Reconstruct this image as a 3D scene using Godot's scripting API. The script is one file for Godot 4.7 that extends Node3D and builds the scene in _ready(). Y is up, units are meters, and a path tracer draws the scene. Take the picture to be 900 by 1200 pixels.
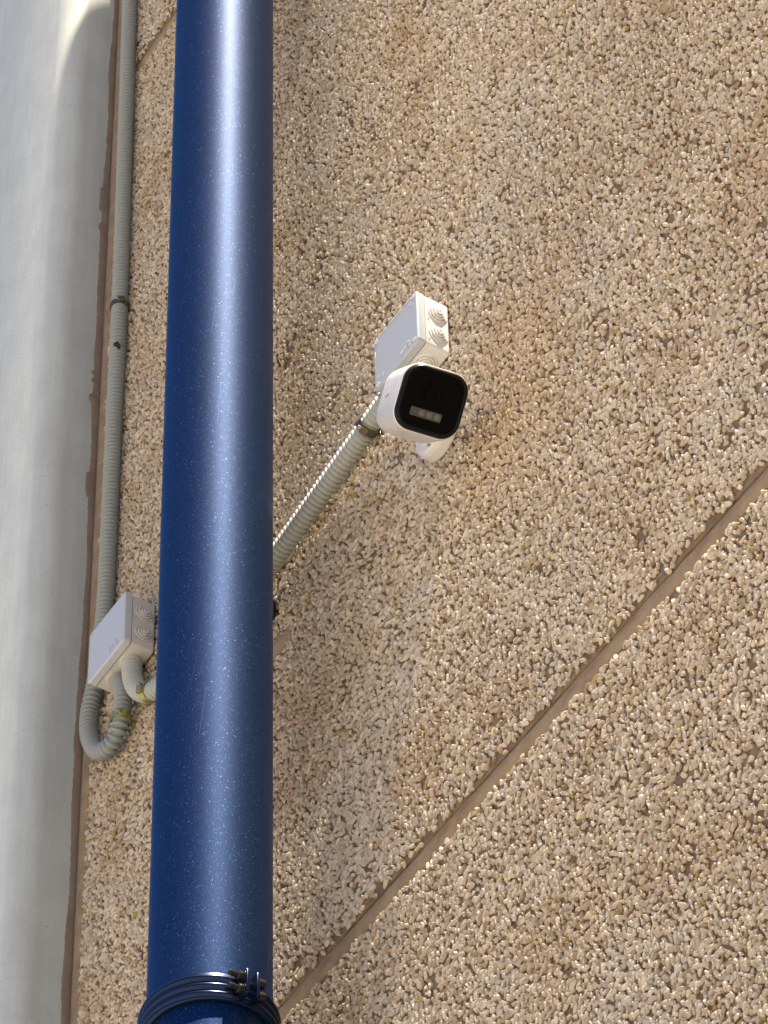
extends Node3D

const Y0 := 5.8            # height of the upper junction box above the pavement
const WALL_EDGE := -0.933  # where the wall meets the pillar
const PIPE := Vector2(-0.3159, 0.15)
const PIPE_R := 0.0703
const TO_SUN := Vector3(0.298, 0.954, 0.058)

var rng := RandomNumberGenerator.new()
var M := {}
var taken := {}


# ---------------------------------------------------------------- scene tree helpers
func numbered(called: String) -> String:
	var n: int = taken.get(called, 0)
	taken[called] = n + 1
	return called if n == 0 else "%s_%03d" % [called, n]


func thing(called: String, label: String, category: String, at: Vector3, group := "") -> Node3D:
	var o := Node3D.new()
	o.name = numbered(called)
	add_child(o)
	o.position = at + Vector3(0, Y0, 0)
	o.set_meta("label", label)
	o.set_meta("category", category)
	if group:
		o.set_meta("group", group)
	return o


func part(called: String, mesh, material: Material, parent: Node, at := Vector3.ZERO) -> MeshInstance3D:
	var o := MeshInstance3D.new()
	o.name = called
	if mesh is SurfaceTool:
		mesh.generate_normals()
		mesh = mesh.commit()
	o.mesh = mesh
	o.material_override = material
	o.position = at
	parent.add_child(o, true)
	return o


# ---------------------------------------------------------------- mesh helpers
func begin() -> SurfaceTool:
	var st := SurfaceTool.new()
	st.begin(Mesh.PRIMITIVE_TRIANGLES)
	return st


func tri(st: SurfaceTool, a: Vector3, b: Vector3, c: Vector3, out: Vector3) -> void:
	if (a - c).cross(a - b).dot(out) < 0.0:
		var t := b
		b = c
		c = t
	st.add_vertex(a)
	st.add_vertex(b)
	st.add_vertex(c)


func tri_uv(st: SurfaceTool, a: Array, b: Array, c: Array, out: Vector3) -> void:   # corners are [point, uv]
	if (a[0] - c[0]).cross(a[0] - b[0]).dot(out) < 0.0:
		var t := b
		b = c
		c = t
	for q in [a, b, c]:
		st.set_uv(q[1])
		if q.size() > 2:
			st.set_normal(q[2])
		st.add_vertex(q[0])


func quad(st: SurfaceTool, a: Vector3, b: Vector3, c: Vector3, d: Vector3, out: Vector3) -> void:
	tri(st, a, b, c, out)
	tri(st, a, c, d, out)


var grp := 1
# joins rings of points; hard: each step between two rings is its own smooth group
func loft(st: SurfaceTool, rings: Array, hard := true, cap0 := true, cap1 := true) -> void:
	grp += 1
	var n: int = rings[0].size()
	var mids := []
	for r in rings:
		var m := Vector3.ZERO
		for q in r:
			m += q
		mids.append(m / n)
	for i in rings.size() - 1:
		if hard:
			grp += 1
		st.set_smooth_group(grp)
		var a = rings[i]
		var b = rings[i + 1]
		var axis: Vector3 = mids[i + 1] - mids[i]
		for k in n:
			var l := (k + 1) % n
			# outward: away from the axis, or, on a flat step, along it
			var mid: Vector3 = (a[k] + b[k] + a[l] + b[l]) / 4.0
			var out: Vector3 = mid - (mids[i] + mids[i + 1]) / 2.0
			var ra: float = (a[k] - mids[i]).length()
			var rb: float = (b[k] - mids[i + 1]).length()
			if axis.length() > 1e-7:
				var ax := axis.normalized()
				out -= ax * ax.dot(out)
				out = out.normalized() * axis.length() + ax * (ra - rb)
			elif i + 2 < mids.size():
				out = (mids[-1] - mids[0]) * (1.0 if ra > rb else -1.0)
			quad(st, a[k], a[l], b[l], b[k], out)
	for e in [[cap0, 0, 1], [cap1, rings.size() - 1, rings.size() - 2]]:
		if e[0]:
			grp += 1
			st.set_smooth_group(grp)
			var r = rings[e[1]]
			var out: Vector3 = mids[-1] - mids[0]
			if e[1] == 0:
				out = -out
			for k in n:
				tri(st, mids[e[1]], r[k], r[(k + 1) % n], out)


func rect_ring(w: float, h: float, r: float, seg := 5) -> Array:
	var pts := []
	r = maxf(r, 0.0002)
	for q in [[1, 1, 0], [-1, 1, 1], [-1, -1, 2], [1, -1, 3]]:
		for k in seg + 1:
			var a: float = (q[2] + float(k) / seg) * PI / 2
			pts.append(Vector2(q[0] * (w / 2 - r) + r * cos(a), q[1] * (h / 2 - r) + r * sin(a)))
	return pts


# a prism along the z of basis b from steps of [inset, z]
func prism(st: SurfaceTool, c: Vector3, b: Basis, w: float, h: float, r: float, steps: Array, seg := 5, hard := true, cap0 := true, cap1 := true) -> void:
	var rings := []
	for s in steps:
		var ring := PackedVector3Array()
		for q in rect_ring(w - 2 * s[0], h - 2 * s[0], r - s[0], seg):
			ring.append(c + b * Vector3(q.x, q.y, s[1]))
		rings.append(ring)
	loft(st, rings, hard, cap0, cap1)


func box(st: SurfaceTool, c: Vector3, size: Vector3, bev := 0.0015, b := Basis()) -> void:
	var z := size.z / 2
	prism(st, c, b, size.x, size.y, bev, [[bev, -z], [bev * 0.3, -z + bev * 0.3], [0, -z + bev], [0, z - bev], [bev * 0.3, z - bev * 0.3], [bev, z]], 2)


# turned shape about the y of basis b, from [radius, height]
func lathe(st: SurfaceTool, c: Vector3, b: Basis, prof: Array, seg := 32, hard := true, cap0 := true, cap1 := true) -> void:
	var rings := []
	for s in prof:
		var ring := PackedVector3Array()
		for k in seg:
			var a := TAU * k / seg
			ring.append(c + b * Vector3(s[0] * cos(a), s[1], s[0] * sin(a)))
		rings.append(ring)
	loft(st, rings, hard, cap0, cap1)


func axis_y(dir: Vector3) -> Basis:   # a basis whose y is dir
	var y := dir.normalized()
	var x := y.cross(Vector3.FORWARD if absf(y.z) < 0.9 else Vector3.RIGHT).normalized()
	return Basis(x, y, x.cross(y))


func curve(pts: Array) -> Curve3D:
	var c := Curve3D.new()
	c.bake_interval = 0.002
	for i in pts.size():
		var t: Vector3 = (pts[mini(i + 1, pts.size() - 1)] - pts[maxi(i - 1, 0)]) / 6.0
		c.add_point(pts[i], -t, t)
	return c


# tube along a curve whose radius is rad(length); closed off at both ends
func tube(st: SurfaceTool, c: Curve3D, step: float, rad: Callable, seg := 16, hard := false) -> void:
	var rings := []
	var l := c.get_baked_length()
	var n := int(ceil(l / step))
	var side := Vector3.ZERO
	for i in n + 1:
		var d := l * i / n
		var p := c.sample_baked(d, true)
		var dir := (c.sample_baked(minf(d + 0.003, l), true) - c.sample_baked(maxf(d - 0.003, 0), true)).normalized()
		if side == Vector3.ZERO:
			side = dir.cross(Vector3(0.3, 0.2, 1)).normalized()
		side = (side - dir * dir.dot(side)).normalized()
		var up := dir.cross(side)
		var r: float = rad.call(d)
		var ring := PackedVector3Array()
		for k in seg:
			var a := TAU * k / seg
			ring.append(p + side * (r * cos(a)) + up * (r * sin(a)))
		rings.append(ring)
	loft(st, rings, hard)


# ---------------------------------------------------------------- materials
func mat(color: Color, rough := 0.6, metal := 0.0) -> StandardMaterial3D:
	var m := StandardMaterial3D.new()
	m.albedo_color = color.linear_to_srgb()     # given as linear, real-world base colours
	m.roughness = rough
	m.metallic = metal
	return m


func lin(r: float, g: float, b: float) -> Color:
	return Color(r, g, b)


func noise_tex(sd: int, freq: float, colors: Array, size := 512, type := FastNoiseLite.TYPE_SIMPLEX_SMOOTH, oct := 4) -> ImageTexture:
	var n := FastNoiseLite.new()
	n.seed = sd
	n.noise_type = type
	n.frequency = freq
	n.fractal_octaves = oct
	var im := n.get_seamless_image(size, size)
	var out := Image.create(size, size, false, Image.FORMAT_RGB8)
	var g := Gradient.new()
	g.offsets = PackedFloat32Array(range(colors.size()).map(func(k): return float(k) / (colors.size() - 1)))
	g.colors = PackedColorArray(colors)
	for y in size:
		for x in size:
			out.set_pixel(x, y, g.sample(im.get_pixel(x, y).r))
	return ImageTexture.create_from_image(out)


func triplanar(m: StandardMaterial3D, scale: float) -> StandardMaterial3D:
	m.uv1_triplanar = true
	m.uv1_world_triplanar = true
	m.uv1_scale = Vector3.ONE * scale
	return m


func make_materials() -> void:
	# sandy mortar with fine grain
	var mo := mat(lin(1, 1, 1), 0.95)
	mo.albedo_texture = noise_tex(3, 0.02, [lin(0.155, 0.108, 0.070).linear_to_srgb(), lin(0.215, 0.155, 0.103).linear_to_srgb(), lin(0.285, 0.212, 0.147).linear_to_srgb()], 512)
	mo.heightmap_enabled = true
	mo.heightmap_texture = noise_tex(4, 0.06, [Color.BLACK, Color.WHITE], 512)
	mo.heightmap_scale = 0.18
	M.mortar = triplanar(mo, 3.0)
	var gr := mat(lin(1, 1, 1), 0.9)
	gr.albedo_texture = noise_tex(5, 0.012, [lin(0.23, 0.165, 0.10).linear_to_srgb(), lin(0.31, 0.23, 0.145).linear_to_srgb(), lin(0.36, 0.275, 0.18).linear_to_srgb()], 512)
	gr.heightmap_enabled = true
	gr.heightmap_texture = noise_tex(6, 0.03, [Color.BLACK, Color.WHITE], 512)
	gr.heightmap_scale = 0.1
	M.joint = triplanar(gr, 4.0)
	var sl := mat(lin(1, 1, 1), 0.8)
	sl.albedo_texture = noise_tex(7, 0.02, [lin(0.17, 0.125, 0.09).linear_to_srgb(), lin(0.25, 0.185, 0.135).linear_to_srgb()], 256)
	M.sealant = triplanar(sl, 4.0)
	M.crack = mat(lin(0.03, 0.024, 0.018), 0.95)
	# stones: colour comes with each stone
	var pb := mat(lin(1, 1, 1), 0.85)
	pb.metallic_specular = 0.25
	pb.vertex_color_use_as_albedo = true
	M.pebbles = pb
	# white and grey plastics
	M.white = mat(lin(0.66, 0.665, 0.66), 0.42)
	M.lid = mat(lin(0.44, 0.485, 0.54), 0.42)  # bluish sky shade on the box front, put into the lid colour
	M.white_mark = mat(lin(0.86, 0.86, 0.85), 0.6)
	M.membrane = mat(lin(0.66, 0.665, 0.655), 0.5)
	M.slot = mat(lin(0.05, 0.05, 0.05), 0.6)
	M.grey_mark = mat(lin(0.22, 0.23, 0.25), 0.5)
	M.grey_box = mat(lin(0.52, 0.525, 0.51), 0.5)
	M.grey_lid_shaded = mat(lin(0.48, 0.525, 0.575), 0.42)  # this lid too carries its bluish sky shade as colour
	M.grey_membrane = mat(lin(0.50, 0.505, 0.49), 0.55)
	M.conduit_shaded = mat(lin(0.25, 0.285, 0.30), 0.5)  # conduit plastic darkened and blued to carry the shade beside the pillar
	M.conduit = mat(lin(0.37, 0.395, 0.385), 0.5)
	M.camera_white = mat(lin(0.70, 0.705, 0.71), 0.35)
	M.bezel = mat(lin(0.006, 0.006, 0.0065), 0.4)
	M.bezel.metallic_specular = 0.25
	M.glass_black = mat(lin(0.002, 0.002, 0.0022), 0.08)
	M.glass_black.metallic_specular = 0.1
	M.lens = mat(lin(0.002, 0.002, 0.003), 0.1)
	M.lens.metallic_specular = 0.1
	M.led_bar = mat(lin(0.035, 0.035, 0.034), 0.35)
	M.led = mat(lin(0.09, 0.088, 0.082), 0.3)
	M.led_ring = mat(lin(0.03, 0.03, 0.03), 0.4)
	M.zinc = mat(lin(0.30, 0.29, 0.27), 0.5, 0.6)
	M.bronze = mat(lin(0.16, 0.13, 0.09), 0.35, 0.8)
	M.brass = mat(lin(0.34, 0.33, 0.13), 0.3, 0.65)
	M.dark_steel = mat(lin(0.012, 0.013, 0.016), 0.35, 0.3)
	M.tape = mat(lin(0.015, 0.015, 0.015), 0.5)
	M.blue_clamp = mat(lin(0.006, 0.018, 0.058), 0.25, 0.7)
	M.blue_clamp.metallic_specular = 0.1
	M.blue_clamp.clearcoat_enabled = true
	M.blue_clamp.clearcoat = 0.3
	M.blue_clamp.clearcoat_roughness = 0.12
	M.pipe = pipe_material()
	M.paint = paint_material()
	var pv := mat(lin(1, 1, 1), 0.9)
	pv.albedo_texture = noise_tex(21, 0.01, [lin(0.36, 0.325, 0.27).linear_to_srgb(), lin(0.46, 0.42, 0.355).linear_to_srgb()], 256)
	M.paving = triplanar(pv, 0.35)


# navy metallic lacquer: pale flakes and a few long scratches
func pipe_material() -> StandardMaterial3D:
	var w := 1024
	var h := 2048
	var base := lin(0.006, 0.028, 0.096).linear_to_srgb()
	var im := Image.create(w, h, false, Image.FORMAT_RGB8)
	im.fill(base)
	for i in 150000:
		var x := rng.randi_range(0, w - 4)
		var y := rng.randi_range(0, h - 2)
		var v := rng.randf()
		var c := base.lerp(Color(0.48, 0.62, 0.90), v * v * 0.58 + 0.04)
		if rng.randf() < 0.03:
			c = base.lerp(Color(0.80, 0.88, 1.0), rng.randf_range(0.35, 0.85))
		elif rng.randf() < 0.25:
			c = base.lerp(Color(0.0, 0.01, 0.07), 0.5)
		for k in rng.randi_range(1, 2):
			im.set_pixel(x + k, y, c)
	for i in 36:   # hairline scratches
		var x := rng.randf_range(0, w - 60)
		var y := rng.randf_range(0, h - 200)
		var len := rng.randi_range(10, 70)
		var slope := rng.randf_range(0.15, 0.6)
		var strong := rng.randf_range(0.15, 0.7)
		for k in len:
			var c := base.lerp(Color(0.75, 0.82, 0.92), strong * rng.randf_range(0.4, 1.0))
			im.set_pixel(int(x + k * slope), int(y + k), c)
			if strong > 0.6:
				im.set_pixel(int(x + k * slope) + 1, int(y + k), c)
	var m := mat(lin(1, 1, 1), 0.44, 0.70)
	m.metallic_specular = 0.06
	m.albedo_texture = ImageTexture.create_from_image(im)
	m.clearcoat_enabled = true
	m.clearcoat = 0.09
	m.clearcoat_roughness = 0.1
	return m


# brushed pale grey masonry paint: vertical brush streaks, pinholes, hair cracks
func paint_material() -> StandardMaterial3D:
	var w := 512
	var h := 1024
	var im := Image.create(w, h, false, Image.FORMAT_RGB8)
	var bump := Image.create(w, h, false, Image.FORMAT_RGB8)
	var a := FastNoiseLite.new()
	a.seed = 11
	a.frequency = 0.012
	a.fractal_octaves = 4
	var b := FastNoiseLite.new()
	b.seed = 12
	b.frequency = 0.05
	b.fractal_octaves = 3
	for y in h:
		for x in w:
			var s := b.get_noise_2d(x * 1.3, y * 0.07)
			var t := a.get_noise_2d(x, y * 0.6)
			var g := b.get_noise_2d(x * 3.0 + 900, y * 2.4)
			var v := 0.54 + 0.03 * s + 0.05 * t + 0.03 * g
			im.set_pixel(x, y, lin(v * 0.91, v * 1.0, v * 0.975).linear_to_srgb())
			var e := 0.5 + 0.25 * s + 0.2 * t + 0.25 * g
			bump.set_pixel(x, y, Color(e, e, e))
	for i in 160:
		var x := rng.randi_range(1, w - 2)
		var y := rng.randi_range(1, h - 2)
		var c := lin(0.16, 0.165, 0.16).linear_to_srgb() if rng.randf() < 0.5 else lin(0.34, 0.35, 0.34).linear_to_srgb()
		im.set_pixel(x, y, c)
		bump.set_pixel(x, y, Color(0, 0, 0))
		if rng.randf() < 0.35:
			im.set_pixel(x, y + 1, c)
	for i in 6:
		var x := rng.randf_range(0, w * 0.7)
		var y := rng.randf_range(20, h - 20)
		for k in rng.randi_range(60, 260):
			x += 1
			y += rng.randf_range(-0.55, 0.55) + 0.12 * sin(k * 0.1 + i)
			if x > w - 2 or y < 1 or y > h - 2:
				break
			im.set_pixel(int(x), int(y), lin(0.41, 0.45, 0.44).linear_to_srgb())
			bump.set_pixel(int(x), int(y), Color(0.1, 0.1, 0.1))
	var m := mat(lin(1, 1, 1), 0.62)
	m.albedo_texture = ImageTexture.create_from_image(im)
	m.heightmap_enabled = true
	m.heightmap_texture = ImageTexture.create_from_image(bump)
	m.heightmap_scale = 0.035
	return m


# ---------------------------------------------------------------- the wall
func in_frame(p: Vector3) -> Vector2:   # where the photographer's lens puts a point of the wall, 900 x 1200
	var d := p - EYE
	return Vector2(450 + LENS * d.dot(RIGHT) / d.dot(AHEAD), 600 - LENS * d.dot(UP) / d.dot(AHEAD))


func pebble_mesh(sd: int, sub: int) -> ArrayMesh:
	var r := RandomNumberGenerator.new()
	r.seed = sd
	var t := (1.0 + sqrt(5.0)) / 2.0
	var v: Array[Vector3] = []
	for q in [[-1, t, 0], [1, t, 0], [-1, -t, 0], [1, -t, 0], [0, -1, t], [0, 1, t], [0, -1, -t], [0, 1, -t], [t, 0, -1], [t, 0, 1], [-t, 0, -1], [-t, 0, 1]]:
		v.append(Vector3(q[0], q[1], q[2]).normalized())
	var f := [[0, 11, 5], [0, 5, 1], [0, 1, 7], [0, 7, 10], [0, 10, 11], [1, 5, 9], [5, 11, 4], [11, 10, 2], [10, 7, 6], [7, 1, 8], [3, 9, 4], [3, 4, 2], [3, 2, 6], [3, 6, 8], [3, 8, 9], [4, 9, 5], [2, 4, 11], [6, 2, 10], [8, 6, 7], [9, 8, 1]]
	for s in sub:
		var seen := {}
		var g := []
		for q in f:
			var m := []
			for e in [[q[0], q[1]], [q[1], q[2]], [q[2], q[0]]]:
				var key := Vector2i(mini(e[0], e[1]), maxi(e[0], e[1]))
				if not seen.has(key):
					seen[key] = v.size()
					v.append((v[e[0]] + v[e[1]]).normalized())
				m.append(seen[key])
			g.append_array([[q[0], m[0], m[2]], [q[1], m[1], m[0]], [q[2], m[2], m[1]], m])
		f = g
	# planes that cut the ball into a worn, angular stone
	var planes := []
	for k in 11:
		var n := Vector3(r.randfn(), r.randfn(), r.randfn()).normalized()
		planes.append([n, r.randf_range(0.66, 0.92)])
	for i in v.size():
		var near := 1.12
		var soft := 0.0
		for q in planes:
			var c: float = v[i].dot(q[0])
			if c > 0.05:
				soft += exp(-34.0 * q[1] / c)
		soft += exp(-34.0 * near)
		v[i] = v[i] * (-log(soft) / 34.0)
	var st := begin()
	st.set_smooth_group(1)
	for q in f:
		tri(st, v[q[0]], v[q[1]], v[q[2]], v[q[0]] + v[q[1]] + v[q[2]])
	st.generate_normals()
	st.index()
	return st.commit()


func stone_color(p: Vector3, patch: FastNoiseLite) -> Color:
	var u := rng.randf()
	var warm := patch.get_noise_2d(p.x * 100, p.y * 100)
	var c: Color
	if u < 0.50:
		c = lin(0.51, 0.435, 0.337)    # beige
	elif u < 0.70:
		c = lin(0.615, 0.545, 0.44)     # cream
	elif u < 0.82:
		c = lin(0.54, 0.49, 0.425)    # greyish white
	elif u < 0.91:
		c = lin(0.385, 0.305, 0.21)    # tan
	elif u < 0.955:
		c = lin(0.385, 0.30, 0.23)     # pinkish
	elif u < 0.99:
		c = lin(0.34, 0.24, 0.145)    # rusty
	elif u < 0.996:
		c = lin(0.38, 0.29, 0.11)      # yellow
	else:
		c = lin(0.28, 0.19, 0.13)      # red
	c = c.lerp(lin(0.40, 0.295, 0.19), clampf(warm * 1.1 - 0.14, 0.0, 0.5))
	var pale := patch.get_noise_2d(p.x * 70 + 500, p.y * 70 + 90)
	c = c.lerp(lin(0.55, 0.51, 0.455), clampf(pale * 1.2 - 0.18, 0.0, 0.36))
	# warm glow beside the camera, put into the stone colours
	var glow := Vector2((p.x - 0.11) / 0.11, (p.y + 0.30) / 0.22).length()
	c = c.lerp(lin(0.56, 0.40, 0.235), clampf(1.15 - glow, 0.0, 1.0) * 0.42)
	return c * rng.randf_range(0.78, 1.1) * (1.0 + 0.16 * patch.get_noise_2d(p.x * 22 + 300, p.y * 16))


func build_wall() -> void:
	var wall := thing("pebbledash_wall", "beige pebble covered wall behind the blue pipe and the security camera", "wall", Vector3(0, -Y0, -0.0035))
	var x0 := WALL_EDGE + 0.0035
	var x1 := 7.0
	var joints := [-0.8735, 1.56]
	var half := 0.0160
	# three tall panels of mortar
	var edges := [-Y0, joints[0] - half, joints[0] + half, joints[1] - half, joints[1] + half, 5.2]
	for k in 3:
		var a: float = edges[2 * k]
		var b: float = edges[2 * k + 1]
		var st := begin()
		box(st, Vector3((x0 + x1) / 2, (a + b) / 2 + Y0, -0.15), Vector3(x1 - x0, b - a, 0.30), 0.001)
		part("wall_panel", st, M.mortar, wall)
	# tooled joints between the panels: a shallow hollow, waving a little
	var wob := FastNoiseLite.new()
	wob.seed = 31
	wob.frequency = 4.0
	for j in joints:
		var st := begin()
		st.set_smooth_group(0)
		var n := 260
		var rows := []
		for i in n + 1:
			var x: float = lerpf(x0, 2.4, float(i) / n)
			var row := []
			for k in 13:
				var t := k / 6.0 - 1.0
				var deep := 0.0005 - 0.0085 * pow(absf(t), 2.6) if absf(t) < 0.99 else -0.0015
				row.append(Vector3(x, j + Y0 + t * (half + 0.0025) + 0.0015 * wob.get_noise_2d(x, j), 0.0012 + deep + 0.0008 * wob.get_noise_2d(x * 6, t * 0.4)))
			rows.append(row)
		for i in n:
			for k in 12:
				quad(st, rows[i][k], rows[i + 1][k], rows[i + 1][k + 1], rows[i][k + 1], Vector3.BACK)
		part("groove_joint", st, M.joint, wall)
		var bk := begin()
		box(bk, Vector3((x0 + x1) / 2, j + Y0, -0.165), Vector3(x1 - x0, half * 2 - 0.001, 0.27), 0.001)
		part("joint_backing", bk, M.joint, wall)
	# smooth band of mortar beside the pillar, and a smeared patch behind the pipe
	var band := begin()
	var na := 300
	var pts := []
	for i in na + 1:
		var y := lerpf(-2.2, 3.4, float(i) / na)
		pts.append([Vector3(x0 + 0.0006, y + Y0, 0.003), Vector3(x0 + 0.017 + 0.002 * wob.get_noise_2d(y * 3, 40), y + Y0, 0.0034), Vector3(x0 + 0.0195 + 0.002 * wob.get_noise_2d(y * 3, 40), y + Y0, 0.0)])
	for i in na:
		for k in 2:
			quad(band, pts[i][k], pts[i][k + 1], pts[i + 1][k + 1], pts[i + 1][k], Vector3(0.2, 0, 1))
	part("mortar_band", band, M.joint, wall)
	var smear := begin()
	lathe(smear, Vector3(-0.444, -0.25 + Y0, 0.0), axis_y(Vector3.BACK) * Basis.from_scale(Vector3(0.45, 1, 1.5)), [[0.044, 0.0], [0.040, 0.005], [0.030, 0.0062]], 20)
	part("mortar_patch", smear, M.joint, wall)

	# the stones
	var patch := FastNoiseLite.new()
	patch.seed = 33
	patch.frequency = 0.035
	patch.fractal_octaves = 3
	var bare := FastNoiseLite.new()
	bare.seed = 34
	bare.frequency = 0.09
	bare.fractal_octaves = 2
	var list := []
	var pitch := 0.0073
	var row := 0
	var y := -2.6
	while y < 3.6:
		row += 1
		y += pitch * 0.866
		var x := WALL_EDGE + 0.020 + (pitch / 2 if row % 2 else 0.0)
		while x < 1.7:
			x += pitch
			var p := Vector3(x + rng.randf_range(-0.42, 0.42) * pitch, y + rng.randf_range(-0.42, 0.42) * pitch, 0)
			var s := in_frame(p)
			if s.x < -60 or s.x > 1350 or s.y < -420 or s.y > 1620:
				continue
			var keep := true
			var w := 0.0025 * wob.get_noise_2d(p.x * 9, p.y * 9)
			for j in joints:
				var d: float = p.y - j
				if d > -0.0195 + w and d < 0.0175 + w:
					keep = false
				elif d >= 0.0175 and d < 0.029 and rng.randf() < 0.4:
					keep = false
			if bare.get_noise_2d(p.x * 100, p.y * 100) > 0.45 and rng.randf() < 0.4:
				keep = false
			if not keep or rng.randf() < 0.015:
				continue
			var size := rng.randf_range(0.78, 1.14)
			if rng.randf() < 0.05:
				size *= 1.25
			elif rng.randf() < 0.13:
				size *= 0.72
			var a := rng.randf_range(0.0042, 0.0066) * size
			var b := rng.randf_range(0.0026, 0.0037) * size
			var c := rng.randf_range(0.0027, 0.0034)
			var turn := Basis(Vector3.BACK, rng.randf() * TAU)
			var tilt := Basis(Vector3(rng.randfn(), rng.randfn(), rng.randfn() * 0.2).normalized(), rng.randfn() * 0.18)
			var own := Basis(Vector3(rng.randfn(), rng.randfn(), rng.randfn()).normalized(), rng.randf() * TAU)
			var basis := tilt * turn * Basis.from_scale(Vector3(a, b, c)) * own
			p.z = rng.randf_range(0.0014, 0.0022)
			var seen := s.x > 340 and s.x < 893 and s.y > 8 and s.y < 1192
			var near := a * b * pow(LENS / (p - EYE).dot(AHEAD), 2) if seen else 0.0
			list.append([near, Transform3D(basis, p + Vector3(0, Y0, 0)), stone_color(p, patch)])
	list.sort_custom(func(u, v): return u[0] > v[0])
	var meshes := []
	for k in 4:
		meshes.append(pebble_mesh(50 + k, 2))
	var cheap := pebble_mesh(57, 2)
	# the largest 290 in the picture are pieces of their own
	var shades := []
	for k in 24:
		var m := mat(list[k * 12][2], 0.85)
		m.metallic_specular = 0.25
		shades.append(m)
	for k in 290:
		var o := part("pebble" if k == 0 else "pebble_%03d" % k, meshes[k % 4], shades[rng.randi() % 24], wall)
		o.transform = list[k][1]
	var mm := MultiMesh.new()
	mm.transform_format = MultiMesh.TRANSFORM_3D
	mm.use_colors = true
	mm.mesh = cheap
	mm.instance_count = list.size() - 290
	for k in range(290, list.size()):
		mm.set_instance_transform(k - 290, list[k][1])
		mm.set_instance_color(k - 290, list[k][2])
	var o := MultiMeshInstance3D.new()
	o.name = "pebble_coat"
	o.multimesh = mm
	o.material_override = M.pebbles
	o.set_meta("kind", "stuff")
	wall.add_child(o)
	print("stones ", list.size())


func build_pillar() -> void:
	var face := WALL_EDGE
	var front := 0.092
	var p := thing("concrete_pillar", "pale grey painted concrete pillar along the left edge of the pebble wall", "pillar", Vector3(0, -Y0, 0))
	# outline in plan: joint side, rounded corner, front
	var plan := [Vector2(face, -0.3), Vector2(face, 0.0)]
	for k in 9:
		plan.append(Vector2(face, (front - 0.04) * (k + 1) / 9.0))
	for k in 24:
		var a := (k + 1) / 24.0 * PI / 2
		plan.append(Vector2(face - 0.04 + 0.04 * cos(a), front - 0.04 + 0.04 * sin(a)))
	plan.append(Vector2(face - 0.6, front))
	plan.append(Vector2(face - 0.6, -0.3))
	var st := begin()
	st.set_smooth_group(0)
	var run := 0.0
	for k in plan.size() - 1:
		var a: Vector2 = plan[k]
		var b: Vector2 = plan[k + 1]
		var l := a.distance_to(b)
		var nrm := Vector3(b.y - a.y, 0, -(b.x - a.x))
		for s in 8:
			var ya := 10.9 * s / 8.0
			var yb := 10.9 * (s + 1) / 8.0
			var q := [[a, ya, run], [b, ya, run + l], [b, yb, run + l], [a, yb, run]]
			var e := q.map(func(o): return [Vector3(o[0].x, o[1], o[0].y), Vector2(o[2] / 0.5, -o[1])])
			tri_uv(st, e[0], e[1], e[2], nrm)
			tri_uv(st, e[0], e[2], e[3], nrm)
		run += l
	part("shaft", st, M.paint, p)
	# the unpainted strip by the joint, with the ragged edge the brush left
	var wob := FastNoiseLite.new()
	wob.seed = 41
	wob.frequency = 3.2
	wob.fractal_octaves = 4
	var strip := begin()
	strip.set_smooth_group(0)
	var n := 900
	var pts := []
	for i in n + 1:
		var y := lerpf(-2.2, 3.4, float(i) / n)
		var w := 0.0105 + 0.006 * wob.get_noise_2d(y, 3) + 0.0016 * wob.get_noise_2d(y * 22, 9)
		if wob.get_noise_2d(y * 1.7, 77) > 0.28:
			w += 0.005
		pts.append([Vector3(face + 0.0022, y + Y0, 0.0), Vector3(face + 0.0022, y + Y0, w - 0.001), Vector3(face, y + Y0, w)])
	for i in n:
		for k in 2:
			quad(strip, pts[i][k], pts[i][k + 1], pts[i + 1][k + 1], pts[i + 1][k], Vector3(1, 0, 0.3))
	part("sealant_strip", strip, M.sealant, p)


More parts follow.
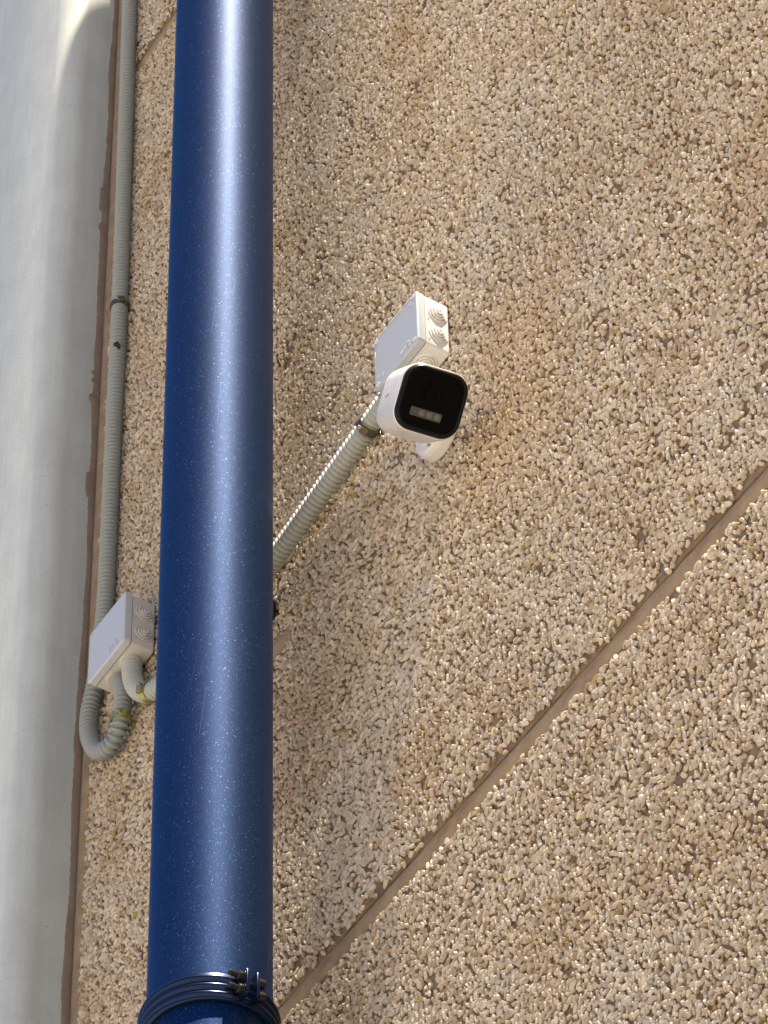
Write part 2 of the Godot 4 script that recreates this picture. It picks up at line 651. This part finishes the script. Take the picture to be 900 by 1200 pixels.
func build_pipe() -> void:
	var c := Vector3(PIPE.x, 0, PIPE.y)
	var p := thing("drain_pipe", "thick glossy blue metal drain pipe running up the pebble wall", "pipe", c - Vector3(0, Y0, 0))
	var st := begin()
	var seg := 72
	var rings := []      # [centre, radial basis x, y, v]
	var top := 3.49
	rings.append([Vector3(0, 0.12, 0), Vector3.RIGHT, Vector3.BACK])
	for k in 12:
		rings.append([Vector3(0, lerpf(1.0, top + Y0, k / 11.0), 0), Vector3.RIGHT, Vector3.BACK])
	var bend := 0.135
	for k in 12:
		var a := (k + 1) / 12.0 * PI / 2
		rings.append([Vector3(0, top + Y0 + bend * sin(a), -bend + bend * cos(a)), Vector3.RIGHT, Vector3(0, sin(a), cos(a))])
	rings.append([Vector3(0, top + Y0 + bend, -0.35), Vector3.RIGHT, Vector3.UP])
	st.set_smooth_group(0)
	var v := 0.0
	for i in rings.size() - 1:
		var l: float = rings[i][0].distance_to(rings[i + 1][0])
		for k in seg:
			var q := []
			for e in [[i, k, v], [i, k + 1, v], [i + 1, k + 1, v + l], [i + 1, k, v + l]]:
				var a: float = TAU * e[1] / seg
				var r = rings[e[0]]
				q.append([r[0] + (r[1] * cos(a) + r[2] * sin(a)) * PIPE_R, Vector2(float(e[1]) / seg, -e[2] / 2.4), r[1] * cos(a) + r[2] * sin(a)])
			tri_uv(st, q[0], q[1], q[2], q[0][2])
			tri_uv(st, q[0], q[2], q[3], q[0][2])
		v += l
	var o := MeshInstance3D.new()
	o.name = "pipe_shaft"
	o.mesh = st.commit()
	o.material_override = M.pipe
	p.add_child(o)
	# the stud that ties the pipe to the wall behind it
	var tie := begin()
	box(tie, Vector3(-0.430, Y0 - 0.175, 0.007) - c, Vector3(0.026, 0.030, 0.014), 0.003)
	box(tie, Vector3(-0.386, Y0 - 0.175, 0.045) - c, Vector3(0.11, 0.016, 0.012), 0.002, Basis(Vector3.UP, -0.6))
	part("wall_stud", tie, M.dark_steel, p)


# ribbed two-part clamp round the pipe with bolted lugs left and right, and a plate on the wall
func build_clamp(label: String, y: float, plate: bool) -> void:
	var t := thing("pipe_clamp", label, "clamp", Vector3(PIPE.x, y, PIPE.y), "clamps holding the blue pipe")
	var r := PIPE_R
	var h := 0.038
	var band := begin()
	# profile up the outside: three ribs with grooves between
	var prof := [[r + 0.0006, 0.0], [r + 0.0056, 0.0], [r + 0.0064, 0.001]]
	for k in 3:
		var b := 0.002 + k * 0.0116
		for s in 7:
			var a := s / 6.0 * PI
			prof.append([r + 0.0062 + 0.0030 * sin(a), b + 0.0098 * s / 6.0])
	prof.append_array([[r + 0.0064, h - 0.001], [r + 0.0056, h], [r + 0.0006, h]])
	lathe(band, Vector3.ZERO, Basis(), prof, 72, false, false, false)
	part("band", band, M.blue_clamp, t)
	for s in [1, -1]:
		for z in [0.0065, -0.0065]:
			var lug := begin()
			box(lug, Vector3(s * (r + 0.014), h / 2, z), Vector3(0.020, h - 0.002, 0.0045), 0.0012)
			part("lug", lug, M.blue_clamp, t)
		for yy in [0.010, 0.029]:
			var bolt := begin()
			var b := axis_y(Vector3.BACK)
			lathe(bolt, Vector3(s * (r + 0.0155), yy, 0.009), b, [[0.0078, 0.0], [0.0078, 0.0012]], 20)
			lathe(bolt, Vector3(s * (r + 0.0155), yy, 0.0102), b, [[0.0062, 0.0], [0.0062, 0.005], [0.0052, 0.006]], 6)
			lathe(bolt, Vector3(s * (r + 0.0155), yy, 0.0162), b, [[0.0034, 0.0], [0.0034, 0.009], [0.0026, 0.010]], 12)
			lathe(bolt, Vector3(s * (r + 0.0155), yy, -0.018), b, [[0.0062, 0.0], [0.0062, 0.009]], 6)
			part("bolt", bolt, M.dark_steel, t)
	var arm := begin()
	box(arm, Vector3(0, h / 2, -(r + PIPE.y) / 2 - 0.002), Vector3(0.03, 0.02, PIPE.y - r - 0.006), 0.002)
	part("stand_off", arm, M.dark_steel, t)
	if plate:
		var pl := begin()
		box(pl, Vector3(-0.005, h / 2, -PIPE.y + 0.021), Vector3(0.175, 0.06, 0.036), 0.004)
		part("wall_plate", pl, M.dark_steel, t)


# ---------------------------------------------------------------- electrics
func knockout(parent: Node, at: Vector3, out: Vector3, r: float, m: Material) -> void:
	var k := Node3D.new()
	var st := begin()
	var b := axis_y(out)
	# stepped rubber seal: rings that get smaller as they stand out
	lathe(st, at, b, [[r, -0.001], [r, 0.0008], [r - 0.0005, 0.0012], [r * 0.84, 0.0012], [r * 0.82, 0.0004], [r * 0.78, 0.0004], [r * 0.77, 0.0022], [r * 0.74, 0.0026], [r * 0.62, 0.0026], [r * 0.60, 0.0016], [r * 0.56, 0.0016], [r * 0.55, 0.0034], [r * 0.52, 0.0038], [r * 0.40, 0.0038], [r * 0.38, 0.0028], [r * 0.34, 0.0028], [r * 0.33, 0.0046], [r * 0.30, 0.005], [r * 0.15, 0.005], [r * 0.13, 0.0042], [r * 0.04, 0.0042]].map(func(q): return [q[0], q[1] * 1.4]), 36)
	part("knockout", st, m, parent)
	k.free()


func build_box(label: String, at: Vector3, body_m: Material, lid_m: Material, seal_m: Material, scuffed: bool, holes: Array) -> Node3D:
	var s := 0.1
	var t := thing("junction_box", label, "junction box", at + Vector3(-s / 2, -s / 2, 0), "white junction boxes on the pebble wall")
	var body := begin()
	prism(body, Vector3.ZERO, Basis(), s - 0.002, s - 0.002, 0.005, [[0.001, 0.002], [0.0, 0.004], [0.0, 0.037], [0.0012, 0.0372]], 4)
	part("body", body, body_m, t)
	var gap := begin()
	prism(gap, Vector3.ZERO, Basis(), s - 0.0052, s - 0.0052, 0.004, [[0, 0.0365], [0, 0.0395]], 4)
	part("lid_gap", gap, M.grey_mark, t)
	var lid := begin()
	prism(lid, Vector3.ZERO, Basis(), s, s, 0.006, [[0.0015, 0.0381], [0.0, 0.0386], [0.0, 0.0478], [0.0006, 0.0490], [0.0018, 0.0497]], 5)
	var l := part("lid", lid, lid_m, t)
	for q in [[1, 1], [-1, 1], [-1, -1], [1, -1]]:
		var sc := begin()
		lathe(sc, Vector3(q[0] * 0.0425, q[1] * 0.0425, 0.0497), axis_y(Vector3.BACK), [[0.0034, -0.001], [0.0034, 0.0004], [0.0028, 0.0007], [0.0024, 0.0001]], 16)
		box(sc, Vector3(q[0] * 0.0425, q[1] * 0.0425, 0.05), Vector3(0.0036, 0.0008, 0.0006), 0.0001, Basis(Vector3.BACK, 0.6 * q[0] + q[1]))
		part("lid_screw", sc, seal_m, l)
	# a small moulded sign in the corner of the lid
	var mk := begin()
	for q in [[0.0, 0.0, 0.009, 0.0011, 0.5], [0.011, 0.003, 0.006, 0.0011, -0.4], [0.013, -0.002, 0.005, 0.0011, 0.9], [-0.006, -0.001, 0.004, 0.0011, 1.4]]:
		box(mk, Vector3(0.018 + q[0], -0.036 + q[1] * 1.4, 0.0498), Vector3(q[2], q[3], 0.0008), 0.0002, Basis(Vector3.BACK, q[4]))
	part("moulded_mark", mk, M.white_mark if scuffed else M.grey_mark, l)
	if scuffed:
		for q in [[-0.046, 0.046, 0.014, 0.8], [-0.03, 0.0475, 0.02, 0.05], [0.0, 0.0478, 0.03, -0.02], [0.03, 0.047, 0.015, 0.06], [0.044, 0.043, 0.007, 1.1], [-0.047, 0.02, 0.012, 1.5], [0.036, 0.036, 0.006, 0.6], [0.040, 0.030, 0.004, 0.2], [-0.030, -0.034, 0.005, 0.9], [-0.041, -0.028, 0.003, 0.2], [0.041, -0.040, 0.007, -0.6]]:
			var sf := begin()
			box(sf, Vector3(q[0], q[1], 0.04978), Vector3(q[2], 0.0011, 0.0005), 0.0002, Basis(Vector3.BACK, q[3]))
			part("scuff", sf, M.white_mark, l)
	for yy in [0.020, -0.020]:
		knockout(t, Vector3(s / 2 - 0.001, yy, 0.0185), Vector3.RIGHT, 0.0145, seal_m)
		var nub := begin()
		box(nub, Vector3(s / 2 - 0.0008, yy - 0.0145, 0.0325), Vector3(0.0025, 0.004, 0.002), 0.0004)
		part("latch_nub", nub, seal_m, t)
	for x in holes:
		knockout(t, Vector3(x, -s / 2 + 0.001, 0.0205), Vector3.DOWN, 0.0145, seal_m)
	return t


func rib(r: float, depth: float, pitch: float) -> Callable:
	return func(d: float) -> float: return r - depth * pow(0.5 + 0.5 * cos(TAU * d / pitch), 1.6)


func clip(label: String, at: Vector3, dir: Vector3, r: float, shiny: Material) -> void:
	var t := thing("conduit_clip", label, "clip", at, "metal clips on the grey conduits")
	var b := axis_y(dir)
	var st := begin()
	lathe(st, Vector3.ZERO, b, [[r, -0.0055], [r + 0.0014, -0.0055], [r + 0.0019, -0.004], [r + 0.0013, -0.002], [r + 0.0019, 0.0], [r + 0.0013, 0.002], [r + 0.0019, 0.004], [r + 0.0014, 0.0055], [r, 0.0055]], 32, true, false, false)
	part("band", st, shiny, t)
	# the screw housing, on the side that faces away from the wall
	var out := (Vector3(0.9, -0.6, 0.35) - dir.normalized() * dir.normalized().dot(Vector3(0.9, -0.6, 0.35))).normalized()
	var side := out.cross(dir.normalized())
	var bb := Basis(side, dir.normalized(), out)
	var ho := begin()
	box(ho, out * (r + 0.0035), Vector3(0.011, 0.010, 0.005), 0.0012, bb)
	part("housing", ho, shiny, t)
	var sc := begin()
	lathe(sc, out * (r + 0.0045) + side * 0.005, axis_y(side), [[0.0032, 0], [0.0032, 0.004], [0.0024, 0.005]], 8)
	part("screw", sc, M.zinc, t)
	var ear := begin()
	box(ear, Vector3(at.x * 0, 0, -at.z / 2 - r * 0.3) - side * r * 0.8, Vector3(0.004, 0.010, maxf(at.z - r * 0.2, 0.008)), 0.0008)
	part("wall_tab", ear, shiny, t)


func build_electrics() -> void:
	# ----- boxes
	build_box("white square junction box above the security camera", Vector3(0, 0, 0.001), M.white, M.lid, M.membrane, true, [0.022, -0.022])
	build_box("light grey junction box left of the blue pipe, two conduits looping into its underside", Vector3(-0.7306, 0.1282, 0.001), M.grey_box, M.grey_lid_shaded, M.grey_membrane, false, [])
	# ----- the conduit that comes down beside the pillar and loops up into the lower box
	var down := [Vector3(-0.873, 2.30, 0.015), Vector3(-0.863, 1.753, 0.015), Vector3(-0.8555, 1.262, 0.015), Vector3(-0.8512, 0.907, 0.015), Vector3(-0.853, 0.625, 0.015), Vector3(-0.8535, 0.40, 0.015), Vector3(-0.855, 0.24, 0.015), Vector3(-0.862, 0.150, 0.0155), Vector3(-0.874, 0.083, 0.016), Vector3(-0.8845, 0.036, 0.017), Vector3(-0.879, -0.012, 0.018), Vector3(-0.853, -0.064, 0.02), Vector3(-0.820, -0.090, 0.021), Vector3(-0.795, -0.085, 0.021), Vector3(-0.784, -0.060, 0.021), Vector3(-0.782, -0.018, 0.021), Vector3(-0.795, 0.020, 0.0205), Vector3(-0.802, 0.036, 0.0205)]
	var c := thing("corrugated_conduit", "long grey corrugated conduit beside the pillar, looping up under the grey box", "conduit", Vector3(-0.853, 0.0, 0.0))
	var st := begin()
	tube(st, curve(down.map(func(q): return q + Vector3(0.853, 0, 0))), 0.0011, rib(0.0130, 0.0056, 0.0082), 18)
	part("ribbed_tube", st, M.conduit_shaded, c)
	var tp := begin()
	box(tp, Vector3(0.0125, 0.800, 0.0235), Vector3(0.008, 0.008, 0.004), 0.001, Basis(Vector3.UP, 0.7) * Basis(Vector3.BACK, 0.5))
	box(tp, Vector3(0.0145, 0.794, 0.0205), Vector3(0.005, 0.006, 0.004), 0.001, Basis(Vector3.UP, 0.9))
	part("black_tape", tp, M.tape, c)
	var g := begin()
	lathe(g, Vector3(-0.802 + 0.853, 0.0285, 0.0205), axis_y(Vector3(0.25, -1, 0)), [[0.0152, -0.004], [0.0155, 0.0], [0.0150, 0.0025], [0.013, 0.0030]], 28)
	part("gland", g, M.grey_membrane, c)
	# ----- the conduit from the lower box, behind the pipe, up to the box by the camera
	var run := [Vector3(-0.764, 0.040, 0.0205), Vector3(-0.760, 0.022, 0.0205), Vector3(-0.7555, -0.008, 0.0215), Vector3(-0.741, -0.044, 0.022), Vector3(-0.717, -0.073, 0.0205), Vector3(-0.685, -0.088, 0.0185), Vector3(-0.60, -0.104, 0.0175), Vector3(-0.50, -0.114, 0.0175), Vector3(-0.387, -0.111, 0.018), Vector3(-0.272, -0.094, 0.018), Vector3(-0.156, -0.078, 0.0185), Vector3(-0.105, -0.071, 0.019), Vector3(-0.092, -0.069, 0.019)]
	var d := thing("corrugated_conduit", "short grey corrugated conduit running behind the blue pipe up to the security camera", "conduit", Vector3(-0.4, -0.1, 0.0))
	var s2 := begin()
	tube(s2, curve(run.map(func(q): return q + Vector3(0.4, 0.1, 0))), 0.0011, rib(0.0144, 0.0036, 0.0072), 20)
	part("ribbed_tube", s2, M.conduit, d)
	var g2 := begin()
	lathe(g2, Vector3(-0.763 + 0.4, 0.0285 + 0.1, 0.0205), axis_y(Vector3(0.13, -1, 0)), [[0.0158, -0.004], [0.0162, 0.0], [0.0156, 0.0022], [0.0140, 0.0028]], 28)
	part("gland", g2, M.grey_membrane, d)
	# ----- clips
	clip("steel clip round the long conduit high up beside the pillar", Vector3(-0.851, 0.907, 0.015), Vector3(0.0, 1, 0), 0.0130, M.bronze)
	clip("yellowish metal clip on the loop below the grey junction box", Vector3(-0.7845, -0.064, 0.021), Vector3(0.15, 1, 0), 0.0128, M.brass)
	clip("yellowish metal clip on the bent conduit at the left edge of the blue pipe", Vector3(-0.707, -0.079, 0.0198), Vector3(1, -0.55, -0.06), 0.0142, M.brass)
	clip("dull metal clip on the sloping conduit just left of the security camera", Vector3(-0.166, -0.0795, 0.0185), Vector3(1, 0.14, 0), 0.0142, M.bronze)


func build_camera() -> void:
	var fwd := Vector3(0.66108528, -0.72316273, 0.20000479).normalized()
	var w := Vector3(0.22276865, -0.06536711, -0.97267737).normalized()
	var u := fwd.cross(w).normalized()
	var b := Basis(w, u, fwd)                      # x across the face, y up it, z out of the lens
	var c := Vector3(0.0963, -0.3516, 0.1)         # middle of the glass
	var foot := Vector3(-0.0255, -0.230, 0.0)
	var t := thing("security_camera", "white bullet security camera with a square black face below the white box", "security camera", foot)
	var o := c - foot
	var body := begin()
	prism(body, o, b, 0.0825, 0.0825, 0.023, [[0.010, -0.125], [0.0045, -0.1225], [0.0018, -0.117], [0.0008, -0.105], [0.0, -0.06], [0.0, -0.0105], [0.0006, -0.0093], [0.0016, -0.009]], 8)
	var bd := part("body", body, M.camera_white, t)
	var mk := begin()      # faint dark print on the flank
	for k in 3:
		box(mk, o + b * Vector3(-0.0412, -0.002 + 0.001 * k, -0.075 + 0.0045 * k), Vector3(0.0005, 0.0042, 0.003), 0.0002, b * Basis(Vector3.RIGHT, 0.3))
	part("flank_print", mk, M.grey_mark, bd)
	var seam := begin()
	box(seam, o + b * Vector3(0.004, -0.0412, -0.03), Vector3(0.012, 0.0006, 0.004), 0.0002, b)
	part("seam", seam, M.membrane, bd)
	var bez := begin()
	prism(bez, o, b, 0.0803, 0.0803, 0.0222, [[0.0008, -0.011], [0.0, -0.0095], [0.0008, -0.003], [0.0022, -0.0006], [0.0038, 0.0], [0.0052, -0.0008]], 8, true, false, true)
	part("bezel", bez, M.bezel, t)
	var gl := begin()
	prism(gl, o, b, 0.0700, 0.0700, 0.0172, [[0.0, -0.0012], [0.0004, -0.0004]], 8, true, false, true)
	var face := part("front_glass", gl, M.glass_black, t)
	var lens := begin()
	lathe(lens, o + b * Vector3(-0.003, 0.0085, -0.0004), b * Basis(Vector3.RIGHT, PI / 2), [[0.0125, 0.0], [0.0125, 0.0005], [0.0118, 0.0008], [0.0110, 0.0003], [0.0060, 0.0002], [0.0030, 0.0006]], 36)
	part("lens", lens, M.lens, face)
	var bar := begin()
	prism(bar, o + b * Vector3(-0.0035, -0.0175, -0.0004), b, 0.0385, 0.0105, 0.0014, [[0, 0], [0, 0.0004], [0.0003, 0.0006]], 4)
	var lb := part("light_bar", bar, M.led_bar, face)
	for k in 4:
		var led := begin()
		lathe(led, o + b * Vector3(-0.0175 + 0.0094 * k, -0.0175, 0.0002), b * Basis(Vector3.RIGHT, PI / 2), [[0.0038, 0.0], [0.0037, 0.0003], [0.0028, 0.0006 if k else 0.0003]], 20)
		part("led", led, M.led_ring if k == 0 else M.led, lb)
	# foot on the wall: a dished disc with screw slots
	var disc := begin()
	lathe(disc, Vector3.ZERO, axis_y(Vector3.BACK), [[0.036, 0.002], [0.0365, 0.004], [0.0358, 0.014], [0.0340, 0.0195], [0.0310, 0.0218], [0.024, 0.0222], [0.021, 0.0265], [0.018, 0.030]], 56)
	var ft := part("mounting_foot", disc, M.camera_white, t)
	for q in [[-95.0, 0.0275], [25.0, 0.0275], [145.0, 0.0275]]:
		var sl := begin()
		var a := deg_to_rad(q[0])
		prism(sl, Vector3(cos(a) * q[1], sin(a) * q[1], 0.0214), Basis(Vector3.BACK, a + 0.9), 0.0085, 0.0034, 0.0016, [[0, 0], [0, 0.0012]], 4)
		part("screw_slot", sl, M.grey_mark, ft)
	var arm := begin()
	var back := o + b * Vector3(0.0, -0.014, -0.112)
	tube(arm, curve([Vector3(0, 0, 0.024), Vector3(0.006, -0.002, 0.038), back + b * Vector3(-0.004, -0.010, -0.006), back]), 0.003, func(d: float) -> float: return 0.0135, 24)
	part("bracket_arm", arm, M.camera_white, t)
	var knob := begin()
	lathe(knob, Vector3(0.006, -0.002, 0.034), axis_y(Vector3(0.2, -0.1, 1)), [[0.0165, -0.008], [0.0175, -0.006], [0.0175, 0.004], [0.0155, 0.007]], 28)
	part("swivel_collar", knob, M.camera_white, t)


func build_ground() -> void:
	var st := begin()
	st.set_smooth_group(0)
	var n := 10
	for i in n:
		for j in n:
			var a := Vector3(-600 + 120 * i, 0, -600 + 120 * j)
			quad(st, a, a + Vector3(120, 0, 0), a + Vector3(120, 0, 120), a + Vector3(0, 0, 120), Vector3.UP)
	var g := part("pavement", st, M.paving, self)
	g.set_meta("kind", "structure")


const LENS := 5000.0
const EYE := Vector3(2.72024542, -4.22136601, 1.92485538)
const RIGHT := Vector3(0.53630363, -0.01948629, -0.84380015)
const UP := Vector3(0.64375201, 0.65600424, 0.39400734)
const AHEAD := Vector3(-0.54585874, 0.75450562, -0.3643618)


func _ready() -> void:
	rng.seed = 20240611
	# ---- camera
	var cam := Camera3D.new()
	cam.name = "camera"
	cam.transform = Transform3D(Basis(RIGHT, UP, -AHEAD), EYE + Vector3(0, Y0, 0))
	cam.fov = rad_to_deg(2.0 * atan(600.0 / LENS))
	cam.near = 0.05
	cam.far = 2000.0
	add_child(cam)
	cam.current = true
	# ---- sky, sun, exposure
	var sky := ProceduralSkyMaterial.new()
	sky.sky_top_color = Color(0.30, 0.50, 0.80)
	sky.sky_horizon_color = Color(0.72, 0.81, 0.92)
	sky.sky_curve = 0.12
	sky.ground_bottom_color = Color(0.40, 0.38, 0.35)
	sky.ground_horizon_color = Color(0.60, 0.60, 0.60)
	sky.sky_energy_multiplier = 0.66
	var env := Environment.new()
	env.background_mode = Environment.BG_SKY
	env.sky = Sky.new()
	env.sky.sky_material = sky
	env.background_energy_multiplier = 1.0
	env.ambient_light_source = Environment.AMBIENT_SOURCE_SKY
	env.reflected_light_source = Environment.REFLECTION_SOURCE_SKY
	env.tonemap_mode = Environment.TONE_MAPPER_LINEAR
	env.tonemap_exposure = 2.6
	env.sdfgi_enabled = true
	env.ssao_enabled = true
	env.ssil_enabled = true
	var we := WorldEnvironment.new()
	we.name = "world_environment"
	we.environment = env
	add_child(we)
	var sun := DirectionalLight3D.new()
	sun.name = "sun"
	sun.light_color = Color(1.0, 0.93, 0.82)
	sun.light_energy = 1.6
	sun.light_angular_distance = 0.5
	sun.shadow_enabled = true
	sun.basis = Basis.looking_at(-TO_SUN.normalized(), Vector3.BACK)
	add_child(sun)
	# ---- the place
	make_materials()
	build_ground()
	build_wall()
	build_pillar()
	build_pipe()
	build_clamp("blue ribbed clamp with bolted lugs round the foot of the drain pipe", -1.068, false)
	build_clamp("blue ribbed clamp on a wall plate at the top of the drain pipe", 1.33, true)
	build_electrics()
	build_camera()
